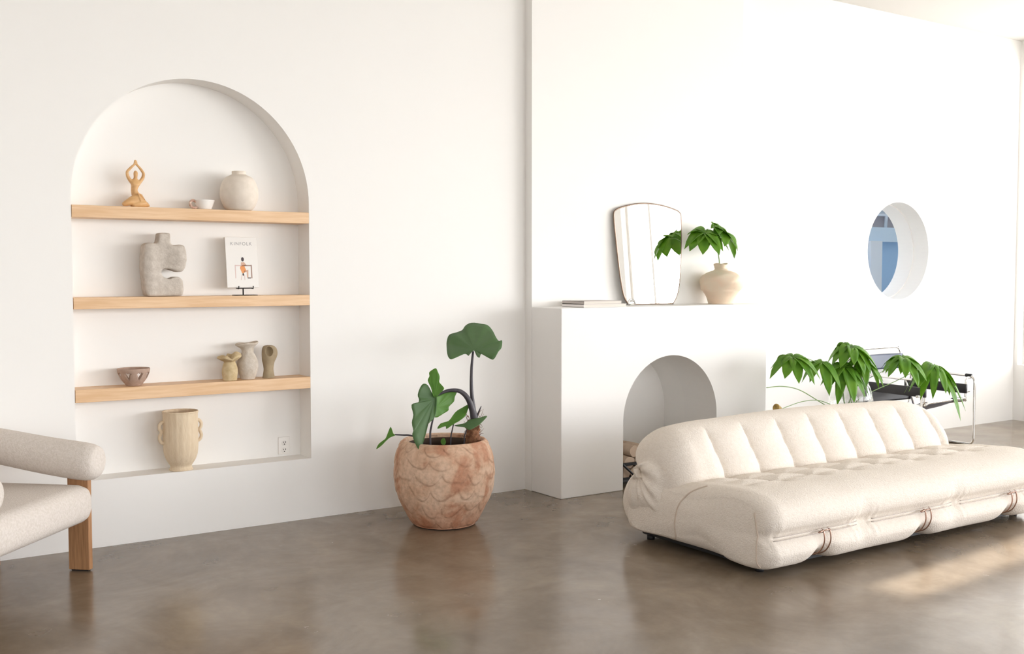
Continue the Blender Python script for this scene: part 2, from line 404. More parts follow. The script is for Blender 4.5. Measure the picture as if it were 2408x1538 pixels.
t = thing('footed_cup', 'small white cup with a brown marbled handle, left of the round vase', 'cup', (1.955, 6.12, 1.87))
mk('bowl', lathe(prof_s([(0, .002), (.034, .002), (.043, .010), (.058, .052), (.054, .052), (.040, .014), (0, .010)], 4), (1.975, 6.12, 1.8695), 40), WHITEC, t)
mk('handle', tube([(1.925, 6.115, 1.914), (1.905, 6.105, 1.922), (1.888, 6.10, 1.910), (1.890, 6.10, 1.890), (1.907, 6.104, 1.879), (1.932, 6.112, 1.884)], .0075, 10, n=6), BROWNC, t)

# ------------------------------------------------------------------ middle shelf
STONE = mat('grey_rough_stoneware', (.60, .545, .485), .95, spec=.15, noise_scale=35, col2=(.50, .445, .39), bump=.003, bump_scale=90)
def traced(pts, px0, scale, mpp): return [((x / scale - px0[0]) * mpp, -(y / scale - px0[1]) * mpp) for x, y in pts]
pts = [(530, 160), (640, 150), (760, 165), (755, 330), (775, 395), (850, 400), (920, 385), (1030, 400), (1065, 520), (1075, 700), (1045, 860), (980, 940), (900, 945), (800, 910), (700, 880), (600, 880),
       (565, 950), (600, 1040), (720, 1085), (830, 1035), (930, 1040), (1000, 1120), (1010, 1300), (990, 1425), (600, 1430), (270, 1430), (240, 1300), (215, 1050), (195, 850), (215, 600), (235, 420), (290, 355), (480, 370), (512, 340)]
P = traced(pts, (75, 167.2), 8.54, .00240)
bm = prism([(x + 1.737, z + 1.374) for x, z in P], 6.085, 6.175)
o = mk('sculptural_vase', bm, STONE); voxel(o, .0065, 9)
for v in o.data.vertices:
    dx, dz = v.co.x - 1.812, v.co.z - 1.60; g = math.exp(-(dx / .05) ** 2 - (dz / .065) ** 2) + .6 * math.exp(-((v.co.x - 1.66) / .035) ** 2) * (1 if v.co.z < 1.66 else .4)
    if v.co.y < 6.13: v.co.y -= .022 * g
    v.co.z = max(v.co.z, 1.3725)
tag(o, 'rough grey stoneware vase of two folded lobes, left on the middle shelf', 'vase'); origin(o, (1.737, 6.13, 1.372))

t = thing('magazine_stand', 'small black metal display stand holding the upright magazine', 'stand', (2.206, 6.12, 1.372))
mk('base', box(2.142, 2.278, 6.085, 6.15, 1.372, 1.3765, bev=.002, seg=2), BLACK, t)
mk('post', tube([(2.206, 6.135, 1.374), (2.206, 6.138, 1.45), (2.206, 6.152, 1.56)], .004, 8), BLACK, t)
for dx in (-.040, .048):
    mk('hook', tube([(2.206 + dx, 6.14, 1.415), (2.206 + dx, 6.098, 1.413), (2.206 + dx, 6.095, 1.428)], .003, 8), BLACK, t)
mk('crossbar', tube([(2.166, 6.14, 1.415), (2.254, 6.14, 1.415)], .003, 8), BLACK, t)

PAPER = mat('paper_white', (.83, .81, .78), .55); PAGES = mat('page_edges', (.70, .66, .60), .8)
mg = thing('magazine', 'white magazine with a seated figure on its cover, upright on the middle shelf', 'magazine', (2.198, 6.12, 1.418))
lean = Matrix.Translation((2.198, 6.118, 1.418)) @ Matrix.Rotation(R(-7), 4, 'X')
mk('page_block', box(-.092, .095, -.006, .008, .003, .297, M=lean), PAGES, mg, smooth=False)
mk('cover', box(-.0965, .0965, -.009, -.006, 0, .30, bev=.001, seg=1, M=lean), PAPER, mg, smooth=False)
mk('back_cover', box(-.0965, .0965, .008, .010, 0, .30, M=lean), PAPER, mg, smooth=False)
def text_mesh(name, body, size, M, m, parent, spacing=1.0, ex=.0002):
    cu = bpy.data.curves.new(name, 'FONT'); cu.body = body; cu.size = size; cu.align_x = 'CENTER'; cu.space_character = spacing; cu.extrude = ex
    o = bpy.data.objects.new(name, cu); C.objects.link(o)
    dg = bpy.context.evaluated_depsgraph_get(); dg.update(); me = bpy.data.meshes.new_from_object(o.evaluated_get(dg))
    bpy.data.objects.remove(o); me.materials.clear(); me.materials.append(m); me.transform(M); me.transform(Matrix.Translation(-parent.location))
    o = bpy.data.objects.new(name, me); C.objects.link(o); o.parent = parent; return o
INK = mat('grey_ink', (.30, .30, .31), .6)
face = lean @ Matrix.Rotation(R(90), 4, 'X')
text_mesh('title', 'KINFOLK', .027, lean @ Matrix.Translation((0, -.0092, .252)) @ Matrix.Rotation(R(90), 4, 'X'), INK, mg, 1.25)
def plates(items, M):
    bm = bmesh.new()
    for mi, poly in items:
        vs = [bm.verts.new(Vector((x, -.0094, z))) for x, z in poly]; ws = [bm.verts.new(Vector((x, -.0089, z))) for x, z in poly]
        fs = [bm.faces.new(vs), bm.faces.new(ws[::-1])]
        for k in range(len(poly)): fs.append(bm.faces.new((vs[k], ws[k], ws[(k + 1) % len(poly)], vs[(k + 1) % len(poly)])))
        for f in fs: f.material_index = mi
    bmesh.ops.transform(bm, matrix=M, verts=bm.verts[:]); return bm
def rect(x0, x1, z0, z1): return [(x0, z0), (x1, z0), (x1, z1), (x0, z1)]
def ell(cx, cz, a, b, n=14): return [(cx + a * math.cos(2 * math.pi * k / n), cz + b * math.sin(2 * math.pi * k / n)) for k in range(n)]
ink = [mat('print_dark', (.06, .045, .05), .6), mat('print_orange', (.80, .33, .12), .6), mat('print_skin', (.62, .40, .30), .6), mat('print_wood', (.36, .24, .20), .6), mat('print_pink', (.72, .55, .52), .6)]
art = [(4, rect(-.045, -.040, .055, .135)), (4, rect(-.045, .0, .128, .134)), (3, rect(.052, .059, .055, .135)), (3, rect(.01, .059, .128, .134)),
       (1, [(-.010, .128), (.010, .136), (.022, .105), (.012, .088), (-.002, .084), (-.014, .115)]),
       (2, [(-.008, .130), (-.006, .150), (.012, .152), (.026, .134), (.030, .130), (.010, .126)]),
       (2, [(.008, .090), (.014, .102), (.036, .106), (.034, .060), (.026, .060), (.026, .092)]),
       (0, ell(.004, .168, .0085, .013)), (0, ell(.004, .078, .005, .008)), (0, rect(.030, .050, .054, .060)), (4, [(-.012, .045), (-.006, .078), (-.002, .078), (-.008, .045)]), (4, [(.010, .045), (.010, .075), (.014, .075), (.014, .045)])]
mk('cover_picture', plates(art, lean), ink, mg, smooth=False)

# ------------------------------------------------------------------ lowest shelf
CLAY = mat('brown_pink_clay', (.47, .34, .27), .8, noise_scale=40, col2=(.40, .28, .22), bump=.001, bump_scale=90)
o = mk('pierced_bowl', lathe(prof_s([(0, 0), (.036, 0), (.044, .006), (.068, .036), (.084, .070), (.0885, .094), (.084, .095), (.078, .070), (.062, .040), (.040, .014), (0, .010)], 4), (1.562, 6.125, .8735), 56), CLAY)
cs = []
for k in range(8):
    a = 2 * math.pi * k / 8 + .16
    bm = prism([(-.017, .013), (0, -.022), (.017, .013), (.008, .022), (0, .016), (-.008, .022)], .05, .12)
    bmesh.ops.transform(bm, matrix=Matrix.Translation((1.562, 6.125, .873 + .056)) @ Matrix.Rotation(a, 4, 'Z'), verts=bm.verts[:]); cs.append(bm)
cut(o, cs)
tag(o, 'brown clay bowl pierced with heart-shaped holes, left on the lowest shelf', 'bowl'); origin(o, (1.562, 6.125, .873))

def lump(amp, fr, seed):
    def f(v, a, i):
        n_ = noise.noise(Vector((v.x * fr + seed, v.y * fr, v.z * fr))); s = 1 + amp * n_
        return Vector((v.x * s, v.y * s, v.z))
    return f
OCH = mat('ochre_stoneware', (.62, .50, .31), .85, noise_scale=30, col2=(.50, .38, .21), bump=.0015, bump_scale=70)
PALE = mat('pale_stoneware', (.62, .56, .49), .9, noise_scale=32, col2=(.52, .45, .37), bump=.002, bump_scale=80)
OLIVE = mat('olive_brown_stoneware', (.38, .30, .19), .8, noise_scale=20, col2=(.31, .24, .15), bump=.001, bump_scale=50)
def fnA(v, a, i):
    s = 1 + .05 * noise.noise(Vector((v.x * 20, v.y * 20, v.z * 20 + 3)))
    x, y, z = v.x * s, v.y * .8 * s, v.z
    if z > .105:
        k = (z - .105) / .06
        z += .007 * math.sin(2 * a + 1.2) * k + .005 * math.sin(5 * a) * k - (.018 * k if x < 0 else 0); x *= 1 + .12 * math.sin(3 * a + .5) * k
    return Vector((x, y, z))
o = mk('ruffled_vase', lathe(prof_s([(0, 0), (.038, 0), (.042, .01), (.047, .055), (.040, .090), (.033, .110), (.052, .124), (.070, .138), (.066, .150), (.040, .158), (.026, .150), (.02, .12), (0, .11)], 5), (2.106, 6.10, .8735), 48, fnA), OCH)
tag(o, 'small ochre vase with a ruffled flared top, leftmost of three on the lowest shelf', 'vase', 'small stoneware vases on the lowest shelf'); origin(o, (2.106, 6.10, .873))
def fnB(v, a, i):
    s = 1 + .04 * noise.noise(Vector((v.x * 18 + 5, v.y * 18, v.z * 18)))
    x, y, z = v.x * s, v.y * s * .85, v.z
    if z > .165:
        k = (z - .165) / .055; x = x * (1 + .15 * math.cos(2 * a) * k) - .006 * k; z += (.004 * math.sin(3 * a + 1) + .006 * math.cos(a)) * k
    return Vector((x, y, z))
o = mk('footed_vase', lathe(prof_s([(0, 0), (.038, 0), (.044, .006), (.052, .03), (.062, .075), (.060, .110), (.046, .140), (.036, .160), (.038, .185), (.058, .205), (.062, .213), (.056, .216), (.038, .196), (.028, .16), (0, .13)], 5), (2.225, 6.125, .8735), 48, fnB), PALE)
tag(o, 'tall pale speckled vase with a pinched neck, middle of three on the lowest shelf', 'vase', 'small stoneware vases on the lowest shelf'); origin(o, (2.225, 6.125, .873))
def fnC(v, a, i):
    x, y, z = v.x, v.y * .8, v.z
    if z > .1: x += .008 * math.sin((z - .1) / .1 * 3)
    return Vector((x, y, z))
o = mk('hollow_top_vase', lathe(prof_s([(0, 0), (.035, 0), (.036, .01), (.030, .05), (.034, .085), (.044, .12), (.048, .15), (.042, .18), (.026, .195), (0, .198)], 5), (2.352, 6.12, .8735), 48, fnC), OLIVE)
bm = bmesh.new(); bmesh.ops.create_uvsphere(bm, u_segments=24, v_segments=16, radius=1)
bmesh.ops.transform(bm, matrix=Matrix.Translation((2.345, 6.085, .873 + .163)) @ Matrix.Diagonal((.022, .034, .030, 1)), verts=bm.verts[:]); cut(o, [bm])
for p in o.data.polygons: p.use_smooth = True
tag(o, 'small olive brown vase hollowed at the top, rightmost of three on the lowest shelf', 'vase', 'small stoneware vases on the lowest shelf'); origin(o, (2.352, 6.12, .873))

# ------------------------------------------------------------------ urn on the niche floor
URN = mat('cream_urn_clay', (.76, .63, .46), .8, noise_scale=14, col2=(.70, .56, .39), stretch=(6, 6, 1), bump=.001, bump_scale=40)
t = thing('handled_urn', 'tall cream urn with wavy side handles on the niche floor', 'urn', (1.815, 6.11, .372))
def fnU(v, a, i):
    s = 1 + .012 * math.cos(18 * a) * (1 if v.z > .05 else 0); return Vector((v.x * s, v.y * s, v.z))
mk('body', lathe(prof_s([(0, 0), (.062, 0), (.064, .008), (.060, .020), (.063, .032), (.078, .055), (.092, .095), (.097, .16), (.097, .25), (.096, .32), (.1, .338), (.096, .340), (.090, .32), (.090, .15), (.06, .05), (0, .04)], 5), (1.815, 6.11, .3725), 72, fnU), URN, t)
for s in (-1, 1):
    pts = [(.094, .283), (.108, .280), (.119, .264), (.118, .242), (.109, .228), (.114, .214), (.120, .194), (.115, .174), (.105, .164), (.094, .160)]
    mk('handle', tube([(1.815 + s * x, 6.11, .372 + z) for x, z in pts], .0095, 10, n=4), URN, t)

# ------------------------------------------------------------------ left armchair (turned 45 degrees)
def armchair():
    O = Vector((1.205, 5.600, 0)); u = Vector((-.741, .671, 0)); v = Vector((-.671, -.741, 0))   # u: towards the back, v: across
    M = Matrix(((u.x, v.x, 0, O.x), (u.y, v.y, 0, O.y), (0, 0, 1, 0), (0, 0, 0, 1)))
    t = thing('armchair', 'greige boucle armchair with round arms and plank wooden legs, cropped at the left edge', 'armchair', (.72, 5.5, 0))
    # seat: rounded block with an underside that rises to the front
    bm = bmesh.new()
    vs = bm_box(bm, -.055, .60, .035, .90, .265, .455)
    bmesh.ops.bevel(bm, geom=bm.edges[:], offset=.07, segments=8, profile=.5, affect='EDGES')
    bmesh.ops.transform(bm, matrix=M, verts=bm.verts[:]); mk('seat', bm, CHAIRF, t)
    # arms: thick round rolls that rise towards the back and meet behind
    for s, nm in ((0, 'arm'), (1, 'arm')):
        yv = .05 if s == 0 else .885
        bm = bmesh.new()
        path = [(-.085, yv, .560), (-.080, yv, .560), (-.06, yv, .561), (0, yv, .565), (.2, yv, .59), (.42, yv, .625), (.56, yv, .645)]
        rad = [.035, .062, .083, .094, .093, .090, .088]
        sp = smooth_path(path, 5); rr = [p.x for p in smooth_path([(r_, 0, 0) for r_ in rad], 5)]
        bm_tube(bm, sp, rr, 28)
        bmesh.ops.transform(bm, matrix=M, verts=bm.verts[:]); mk('arm', bm, CHAIRF, t)
    bm = tube([(.47, .09, .640), (.53, .16, .665), (.57, .46, .68), (.54, .78, .665), (.47, .87, .640)], .10, 24, n=8)
    bmesh.ops.transform(bm, matrix=M, verts=bm.verts[:]); mk('backrest', bm, CHAIRF, t)
    for uu, vv in ((.0, -.012), (.50, .0), (.0, .955), (.50, .955)):
        bm = box(uu, uu + .112, vv, vv + .034, .006, .53 if vv < .5 else .5, bev=.004, seg=2)
        if uu > .3: 
            for q in bm.verts: q.co.x += (q.co.z * .05)
        bmesh.ops.transform(bm, matrix=M, verts=bm.verts[:]); leg = mk('leg', bm, WALNUT, t, smooth=False)
        bm = box(uu + .01, uu + .10, vv + .006, vv + .028, 0, .007); bmesh.ops.transform(bm, matrix=M, verts=bm.verts[:]); mk('glide', bm, BLACK, leg, smooth=False)
armchair()

# ------------------------------------------------------------------ terracotta pot and elephant ear plant
PC = Vector((3.20, 5.478, 0)); RT = Vector((.829, -.559, 0)); FW = Vector((.559, .829, 0)); UP = Vector((0, 0, 1))
MPP = 6.33 / 2500
def at(px, py, dd=0):
    """a point of the plant: photo offsets turned into metres on the upright plane through the pot centre, dd metres nearer."""
    k = (6.33 - dd) / 2500
    # horizontal position of the plane
    base = FW * (6.33 - dd); return base + RT * ((px - 1204) * k) + UP * (1.5 - (py - 644) * k * 1.0)
def potted():
    t = thing('potted_plant', 'elephant ear plant in a round terracotta pot on the concrete floor', 'potted plant', tuple(PC))
    SC = 7
    crack = []
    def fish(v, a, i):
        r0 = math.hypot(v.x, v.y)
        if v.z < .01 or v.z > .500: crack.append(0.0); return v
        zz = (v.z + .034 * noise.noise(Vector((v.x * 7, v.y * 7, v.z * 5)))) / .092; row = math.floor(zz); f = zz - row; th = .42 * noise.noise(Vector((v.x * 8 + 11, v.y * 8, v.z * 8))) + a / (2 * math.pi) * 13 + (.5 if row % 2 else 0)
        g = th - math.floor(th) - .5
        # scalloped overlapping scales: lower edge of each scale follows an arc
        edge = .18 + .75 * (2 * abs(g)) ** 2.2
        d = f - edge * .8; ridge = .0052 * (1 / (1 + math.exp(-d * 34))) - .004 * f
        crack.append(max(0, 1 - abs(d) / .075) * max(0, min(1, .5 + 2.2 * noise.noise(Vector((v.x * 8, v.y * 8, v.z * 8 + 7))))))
        s = 1 + (ridge + .006 * noise.noise(Vector((v.x * 6, v.y * 6, v.z * 6)))) / max(r0, .05)
        return Vector((v.x * s, v.y * s, v.z))
    prof = [(.0, .004), (.165, .004), (.190, .016), (.212, .045), (.248, .11), (.283, .19), (.300, .29), (.298, .37), (.284, .44), (.262, .49), (.250, .508), (.240, .513), (.228, .505), (.224, .46), (.22, .40)]
    ps = []
    pl = [Vector((a, b, 0)) for a, b in prof]
    for a, b in zip(pl, pl[1:]): pass
    ps = prof_s(prof, 14)
    pot = mk('pot', lathe(ps, tuple(PC), 360, fish), terracotta_material(), t)
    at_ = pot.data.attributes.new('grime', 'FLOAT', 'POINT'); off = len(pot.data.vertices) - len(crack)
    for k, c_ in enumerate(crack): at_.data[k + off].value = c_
    mk('foot_pad', lathe([(0, 0), (.17, 0), (.17, .008), (0, .008)], tuple(PC), 40), BLACK, t)
    mk('inner_shade', lathe([(.2215, .488), (.219, .488), (.216, .42), (.2215, .42)], tuple(PC), 48), mat('inner_shade_brown', (.05, .026, .015), .7), t)  # added dark ring that paints shade onto the pot's inner wall
    SOIL = mat('dark_soil', (.055, .030, .018), .95, noise_scale=40, col2=(.10, .055, .03), bump=.012, bump_scale=45)
    mk('soil', lathe(prof_s([(0, .425), (.12, .43), (.221, .42)], 4), tuple(PC), 40, lump(.0, 1, 1)), SOIL, t)
    STEM = mat('purple_grey_stalk', (.035, .030, .040), .42, noise_scale=8, col2=(.075, .068, .078), stretch=(4, 4, 1))
    FIB = mat('brown_fibre', (.16, .065, .03), .9, noise_scale=50, col2=(.30, .14, .07), bump=.006, bump_scale=90)
    base = at(1111, 1046, -.02); base.z = .42
    pts = [base, at(1110, 1030), at(1111, 1010), at(1112, 988)]
    bm = bmesh.new(); bm_tube(bm, smooth_path(pts, 8), [.042] + [.046 - .0006 * k for k in range(23)] + [.026], 28)
    for v in bm.verts:
        nn = noise.noise(v.co * 45) + .6 * noise.noise(v.co * 110); v.co += Vector((nn, noise.noise(v.co * 45 + Vector((9, 0, 0))), 0)) * .009
    mk('trunk', bm, FIB, t)
    bm = bmesh.new()
    for k in range(60):
        a = random.uniform(0, 6.28); zc = random.uniform(.47, .66); c0 = at(1111, 1010); c0 = Vector((c0.x, c0.y, zc))
        d = Vector((math.cos(a), math.sin(a), 0)); p = c0 + d * .036
        bm_tube(bm, [p, p + d * .012 + UP * random.uniform(-.01, .03), p + d * random.uniform(.015, .035) + UP * random.uniform(-.03, .05)], [.002, .0015, .0006], 5)
    f = mk('fibres', bm, FIB, t); f['kind'] = 'stuff'
    mk('stalk', tube([at(1110, 992), at(1113, 960), at(1108, 900), at(1107, 860), at(1110, 826)], [.018, .013, .0085, .007, .006], 12, n=1), STEM, t) if 0 else None
    def stalk(pl, r0, r1, m=STEM):
        sp = smooth_path(pl, 8); n = len(sp); bm = bmesh.new()
        bm_tube(bm, sp, [r0 + (r1 - r0) * (k / (n - 1)) ** .6 for k in range(n)], 12); mk('stalk', bm, m, t)
    stalk([at(1113, 992), at(1112, 965), at(1107, 920), at(1107, 870), at(1111, 826)], .019, .0065)
    stalk([at(1114, 992, .01), at(1109, 965, .02), at(1098, 938, .03), at(1080, 921, .04), at(1055, 919, .06), at(1034, 926, .08), at(1024, 932, .09)], .027, .006)
    stalk([at(1115, 992, -.01), at(1122, 975, -.01), at(1130, 956, -.01)], .014, .002)
    g = lambda px, py, dd=0: at(px, py, dd)
    b1 = g(1010, 1048, .10); b1.z = .42; stalk([b1, g(1009, 1025, .1), g(1012, 1003, .1), g(1017, 982, .1)], .007, .005)
    b2 = g(1056, 1048, .05); b2.z = .42; stalk([b2, g(1058, 1030, .06), g(1061, 1014, .07), g(1065, 996, .08)], .005, .0035)
    b3 = g(1088, 1048, .05); b3.z = .42; stalk([b3, g(1090, 1030, .07), g(1095, 1012, .08)], .004, .003)
    b4 = g(1000, 1052, .10); b4.z = .42; stalk([b4, g(985, 1036, .13), g(962, 1026, .14), g(945, 1025, .14), g(926, 1024, .14)], .007, .004)
    LEAF = mat('elephant_ear_leaf', (.085, .165, .065), .42, spec=.5, noise_scale=5, col2=(.13, .225, .10), transl=(.18, .42, .05), bump=.001, bump_scale=25, stretch=(1, 1, 1))
    LEAF2 = mat('elephant_ear_leaf_pale_lit', (.10, .24, .04), .45, spec=.5, noise_scale=6, col2=(.14, .30, .06), transl=(.30, .60, .06), bump=.001, bump_scale=30)  # paler green; also paints the lit lobes of the folded leaf
    def blade(bm, c, out, dd, tilt, side=0, wave=.012, wf=7, cup=.03, flip=1, mi=0):
        """fan of rings from the attachment c (photo offsets) to the outline; tilt leans the blade back, side turns it."""
        c0 = at(*c, dd); N = len(out); T = 1 / math.tan(R(tilt)); S = math.tan(R(side)); rings = 7
        o2 = [Vector((a, b, 0)) for a, b in out]; o3 = smooth_path(o2, 3, True); N = len(o3)
        cv = bm.verts.new(c0); prev = None
        for k in range(1, rings + 1):
            q = k / rings; ring = []
            for i_, p in enumerate(o3):
                dx = (p.x - c[0]) * MPP * q; dz = -(p.y - c[1]) * MPP * q; a = math.atan2(dz, dx)
                off = dz * T + dx * S - cup * q * q + wave * math.sin(wf * a) * q * q * flip + .0022 * abs(math.sin(11 * a)) * min(1, 2 * q)
                ring.append(bm.verts.new(c0 + RT * dx + UP * dz + FW * off))
            for i_ in range(N):
                j = (i_ + 1) % N
                f = bm.faces.new((cv, ring[i_], ring[j])) if prev is None else bm.faces.new((prev[i_], ring[i_], ring[j], prev[j]))
                f.material_index = mi
            prev = ring
    def leaf(name, blades):
        bm = bmesh.new()
        for b_ in blades: blade(bm, *b_[0], **b_[1])
        o = mk(name, bm, [LEAF, LEAF2], t)
        md = o.modifiers.new('s', 'SOLIDIFY'); md.thickness = .0016; md.offset = 0; baked(o)
        for p in o.data.polygons: p.use_smooth = True
    leaf('leaf', [(((1113, 822), [(1047, 805), (1052, 790), (1068, 785), (1082, 780), (1090, 769), (1104, 763), (1125, 765), (1142, 768), (1155, 780), (1166, 798), (1172, 804), (1179, 803), (1178, 818), (1171, 826), (1160, 843), (1150, 841), (1140, 833), (1130, 832), (1127, 839), (1120, 836), (1118, 827), (1113, 824), (1105, 828), (1101, 835), (1094, 832), (1080, 834), (1062, 843), (1053, 836), (1048, 818)], 0, 34), dict(cup=.0, wave=.012, wf=9))])
    leaf('leaf', [(((1018, 940), [(991, 905), (1004, 907), (1016, 930), (1024, 934), (1024, 960), (1020, 982), (1007, 994), (1003, 1010), (996, 1035), (989, 1052), (979, 1036), (972, 1016), (974, 1007), (970, 989), (973, 972), (969, 949), (983, 945), (985, 938), (982, 927)], .10, 75), dict(side=25, cup=.01, wave=.006)),
                  (((1020, 930), [(1022, 869), (1026, 876), (1031, 888), (1030, 900), (1036, 907), (1042, 915), (1033, 925), (1024, 934), (1017, 931), (1010, 910), (1003, 897), (1007, 887), (1006, 879), (1014, 872)], .10, 70), dict(side=0, cup=.01, wave=.006, mi=1)),
                  (((1026, 958), [(1024, 934), (1032, 932), (1053, 922), (1072, 921), (1065, 938), (1063, 949), (1052, 960), (1051, 968), (1039, 975), (1022, 982), (1020, 960)], .10, 75), dict(side=35, cup=.0, wave=.005, mi=1))])
    leaf('leaf', [(((1063, 990), [(1028, 1007), (1035, 996), (1053, 991), (1067, 974), (1082, 965), (1099, 957), (1096, 970), (1091, 982), (1078, 991), (1066, 997), (1049, 1007), (1046, 1002)], .08, 40), dict(cup=.0, wave=.006, mi=1))])
    leaf('leaf', [(((1108, 998), [(1067, 1002), (1080, 999), (1091, 997), (1103, 990), (1120, 987), (1138, 983), (1142, 985), (1125, 1000), (1103, 1010), (1091, 1005)], .09, 35), dict(cup=.0, wave=.004))])
    leaf('leaf', [(((914, 1026), [(914, 1008), (921, 1022), (927, 1025), (915, 1030), (908, 1035), (897, 1046), (885, 1054), (890, 1043), (903, 1034), (908, 1022)], .14, 50), dict(cup=.0, wave=.002, mi=1))])
    leaf('leaf', [(((1040, 1040), [(1034, 1038), (1041, 1033), (1046, 1040), (1044, 1047), (1036, 1046)], .02, 50), dict(cup=.0, wave=.002, mi=1))])
potted()

# ------------------------------------------------------------------ mantel
BOOK1 = mat('book_grey_cover', (.50, .45, .42), .5); BOOK2 = mat('book_pale_cover', (.80, .76, .74), .5)
ZM = 1.2735
for k, (x0, x1, y0, y1, z0, z1, cm, lab) in enumerate((
        (4.39, 4.765, 5.655, 5.90, ZM, ZM + .021, BOOK2, 'pale softcover magazine lying at the bottom of the mantel stack'),
        (4.40, 4.73, 5.665, 5.91, ZM + .0215, ZM + .042, BOOK1, 'grey softcover magazine lying on top of the mantel stack'))):
    t = thing('flat_magazine', lab, 'magazine', ((x0 + x1) / 2, (y0 + y1) / 2, z0), 'magazines stacked on the mantel')
    mk('pages', box(x0 + .004, x1 - .003, y0 + .003, y1 - .004, z0 + .002, z1 - .002), PAGES, t, smooth=False)
    bm = box(x0, x1, y0, y1, z0, z0 + .002); bm_box(bm, x0, x1, y0, y1, z1 - .002, z1); bm_box(bm, x0, x0 + .003, y0, y1, z0, z1)
    mk('cover', bm, cm, t, smooth=False)

def mirror():
    t = thing('mirror', 'tall shield-shaped mirror with a thin metal rim, leaning on the mantel', 'mirror', (5.17, 5.86, ZM))
    out = [(4.854, 1.935), (4.872, 1.958), (4.93, 1.980), (5.046, 2.005), (5.167, 2.015), (5.311, 2.005), (5.44, 1.978), (5.483, 1.958), (5.496, 1.925), (5.494, 1.766), (5.480, 1.60), (5.458, 1.43), (5.428, 1.335), (5.388, 1.282), (5.37, 1.279), (5.17, 1.2785), (4.985, 1.279), (4.955, 1.290), (4.918, 1.35), (4.890, 1.50), (4.866, 1.72), (4.853, 1.874)]
    sp = smooth_path([(x, 0, z) for x, z in out], 4, True)
    def pl(x, z, d=0): return Vector((x * 1.0063, 5.905 + (z - 1.28) * .06 - d, z))
    bm = bmesh.new(); a = [bm.verts.new(pl(p.x, p.z, .004)) for p in sp]; b = [bm.verts.new(pl(p.x, p.z, -.004)) for p in sp]
    bm.faces.new(a); bm.faces.new(b[::-1]); n = len(sp)
    for k in range(n): bm.faces.new((a[k], b[k], b[(k + 1) % n], a[(k + 1) % n]))
    mk('mirror_glass', bm, mat('mirror_silver', (.96, .96, .95), .0, metal=1), t, smooth=False)
    bm = bmesh.new(); bm_tube(bm, [pl(p.x, p.z) for p in sp], .0062, 10, True)
    mk('rim', bm, mat('brushed_brass_rim', (.24, .18, .14), .38, metal=1), t)
mirror()

# glass ornament
GLASS = mat('clear_glass', (.97, .98, .97), .02, trans=1, ior=1.45)
t = thing('glass_paperweight', 'small clear glass and silver ball at the lower left of the mirror', 'ornament', (4.93, 5.79, ZM))
bm = bmesh.new(); bmesh.ops.create_uvsphere(bm, u_segments=28, v_segments=18, radius=.024)
bmesh.ops.transform(bm, matrix=Matrix.Translation((4.93, 5.79, ZM + .024)), verts=bm.verts[:]); mk('ball', bm, GLASS, t)
a_ = []
for k in range(20): a_.append((4.93 + .034 * math.cos(math.pi * k / 19 * 1.15), 5.79, ZM + .006 + .036 * math.sin(math.pi * k / 19 * 1.0) + .004))
mk('band', tube(a_, .0055, 10), CHROME, t)

PEACH = mat('peach_clay', (.80, .62, .47), .75, noise_scale=8, col2=(.76, .66, .52), bump=.001, bump_scale=50)
def fnV(v, a, i):
    z = v.z; s = 1 + .035 * math.sin(a * 2 + z * 30) * (1 if .10 < z < .23 else 0) + .03 * math.sin(a * 5 - z * 50) * (1 if .1 < z < .22 else 0)
    x, y = v.x * s, v.y * s
    if z > .268: s2 = 1 + .12 * math.cos(3 * a); x *= s2; y *= s2
    return Vector((x, y, z + (.006 * math.cos(2 * a) if z > .27 else 0)))
VC = (5.815, 5.80, ZM)
o = mk('organic_vase', lathe(prof_s([(0, .0), (.088, 0), (.096, .01), (.112, .055), (.138, .098), (.158, .140), (.162, .172), (.152, .202), (.126, .226), (.088, .243), (.056, .254), (.046, .275), (.052, .298), (.046, .300), (.038, .27), (.03, .2), (0, .19)], 6), VC, 64, fnV), PEACH)
tag(o, 'bulbous peach clay vase with folded relief on the mantel, holding a leafy branch', 'vase'); origin(o, VC)

GREEN = mat('fresh_leaf', (.085, .235, .018), .38, spec=.5, noise_scale=14, col2=(.17, .36, .03), transl=(.34, .62, .03))
STALKG = mat('green_stalk', (.22, .34, .13), .5)
def leaflet(bm, base, d, up, L, W, droop, n=7):
    d = d.normalized(); side = d.cross(up).normalized(); nrm = side.cross(d)
    prev = None
    for k in range(n + 1):
        q = k / n; wv = W * (math.sin(math.pi * q ** .95) ** .62) if 0 < q < 1 else (W * .10 if q == 0 else 0)
        p = base + d * (L * q) - UP * (droop * L * q * q) + nrm * 0
        row = [bm.verts.new(p + side * (wv * s) + up * (abs(s) * wv * .35)) for s in (-1, -.5, 0, .5, 1)]
        if prev:
            for a in range(4): bm.faces.new((prev[a], prev[a + 1], row[a + 1], row[a]))
        prev = row
def palm_leaf(parent, c, r, n=8, tilt=(0, 0), droop=.7, spread=360, start=0, w=.2):
    w *= 1.18
    n += 2; bm = bmesh.new(); c = Vector(c); up = Vector((tilt[0], tilt[1], 1)).normalized()
    ax = up.orthogonal().normalized(); ay = up.cross(ax)
    for k in range(n):
        a = R(start + spread * (k + random.uniform(-.15, .15)) / n); d = ax * math.cos(a) + ay * math.sin(a) + up * random.uniform(-.15, .25)
        leaflet(bm, c, d, up, r * random.uniform(.82, 1.08), r * w * random.uniform(.85, 1.1), droop * random.uniform(.75, 1.25))
    o = mk('leaf', bm, GREEN, parent); md = o.modifiers.new('s', 'SOLIDIFY'); md.thickness = .001; md.offset = 0; baked(o)
    for p in o.data.polygons: p.use_smooth = True
def branch(root, segs, r=.004):
    mk('stem', tube(segs, [r, r * .6], 8, n=6), STALKG, root)

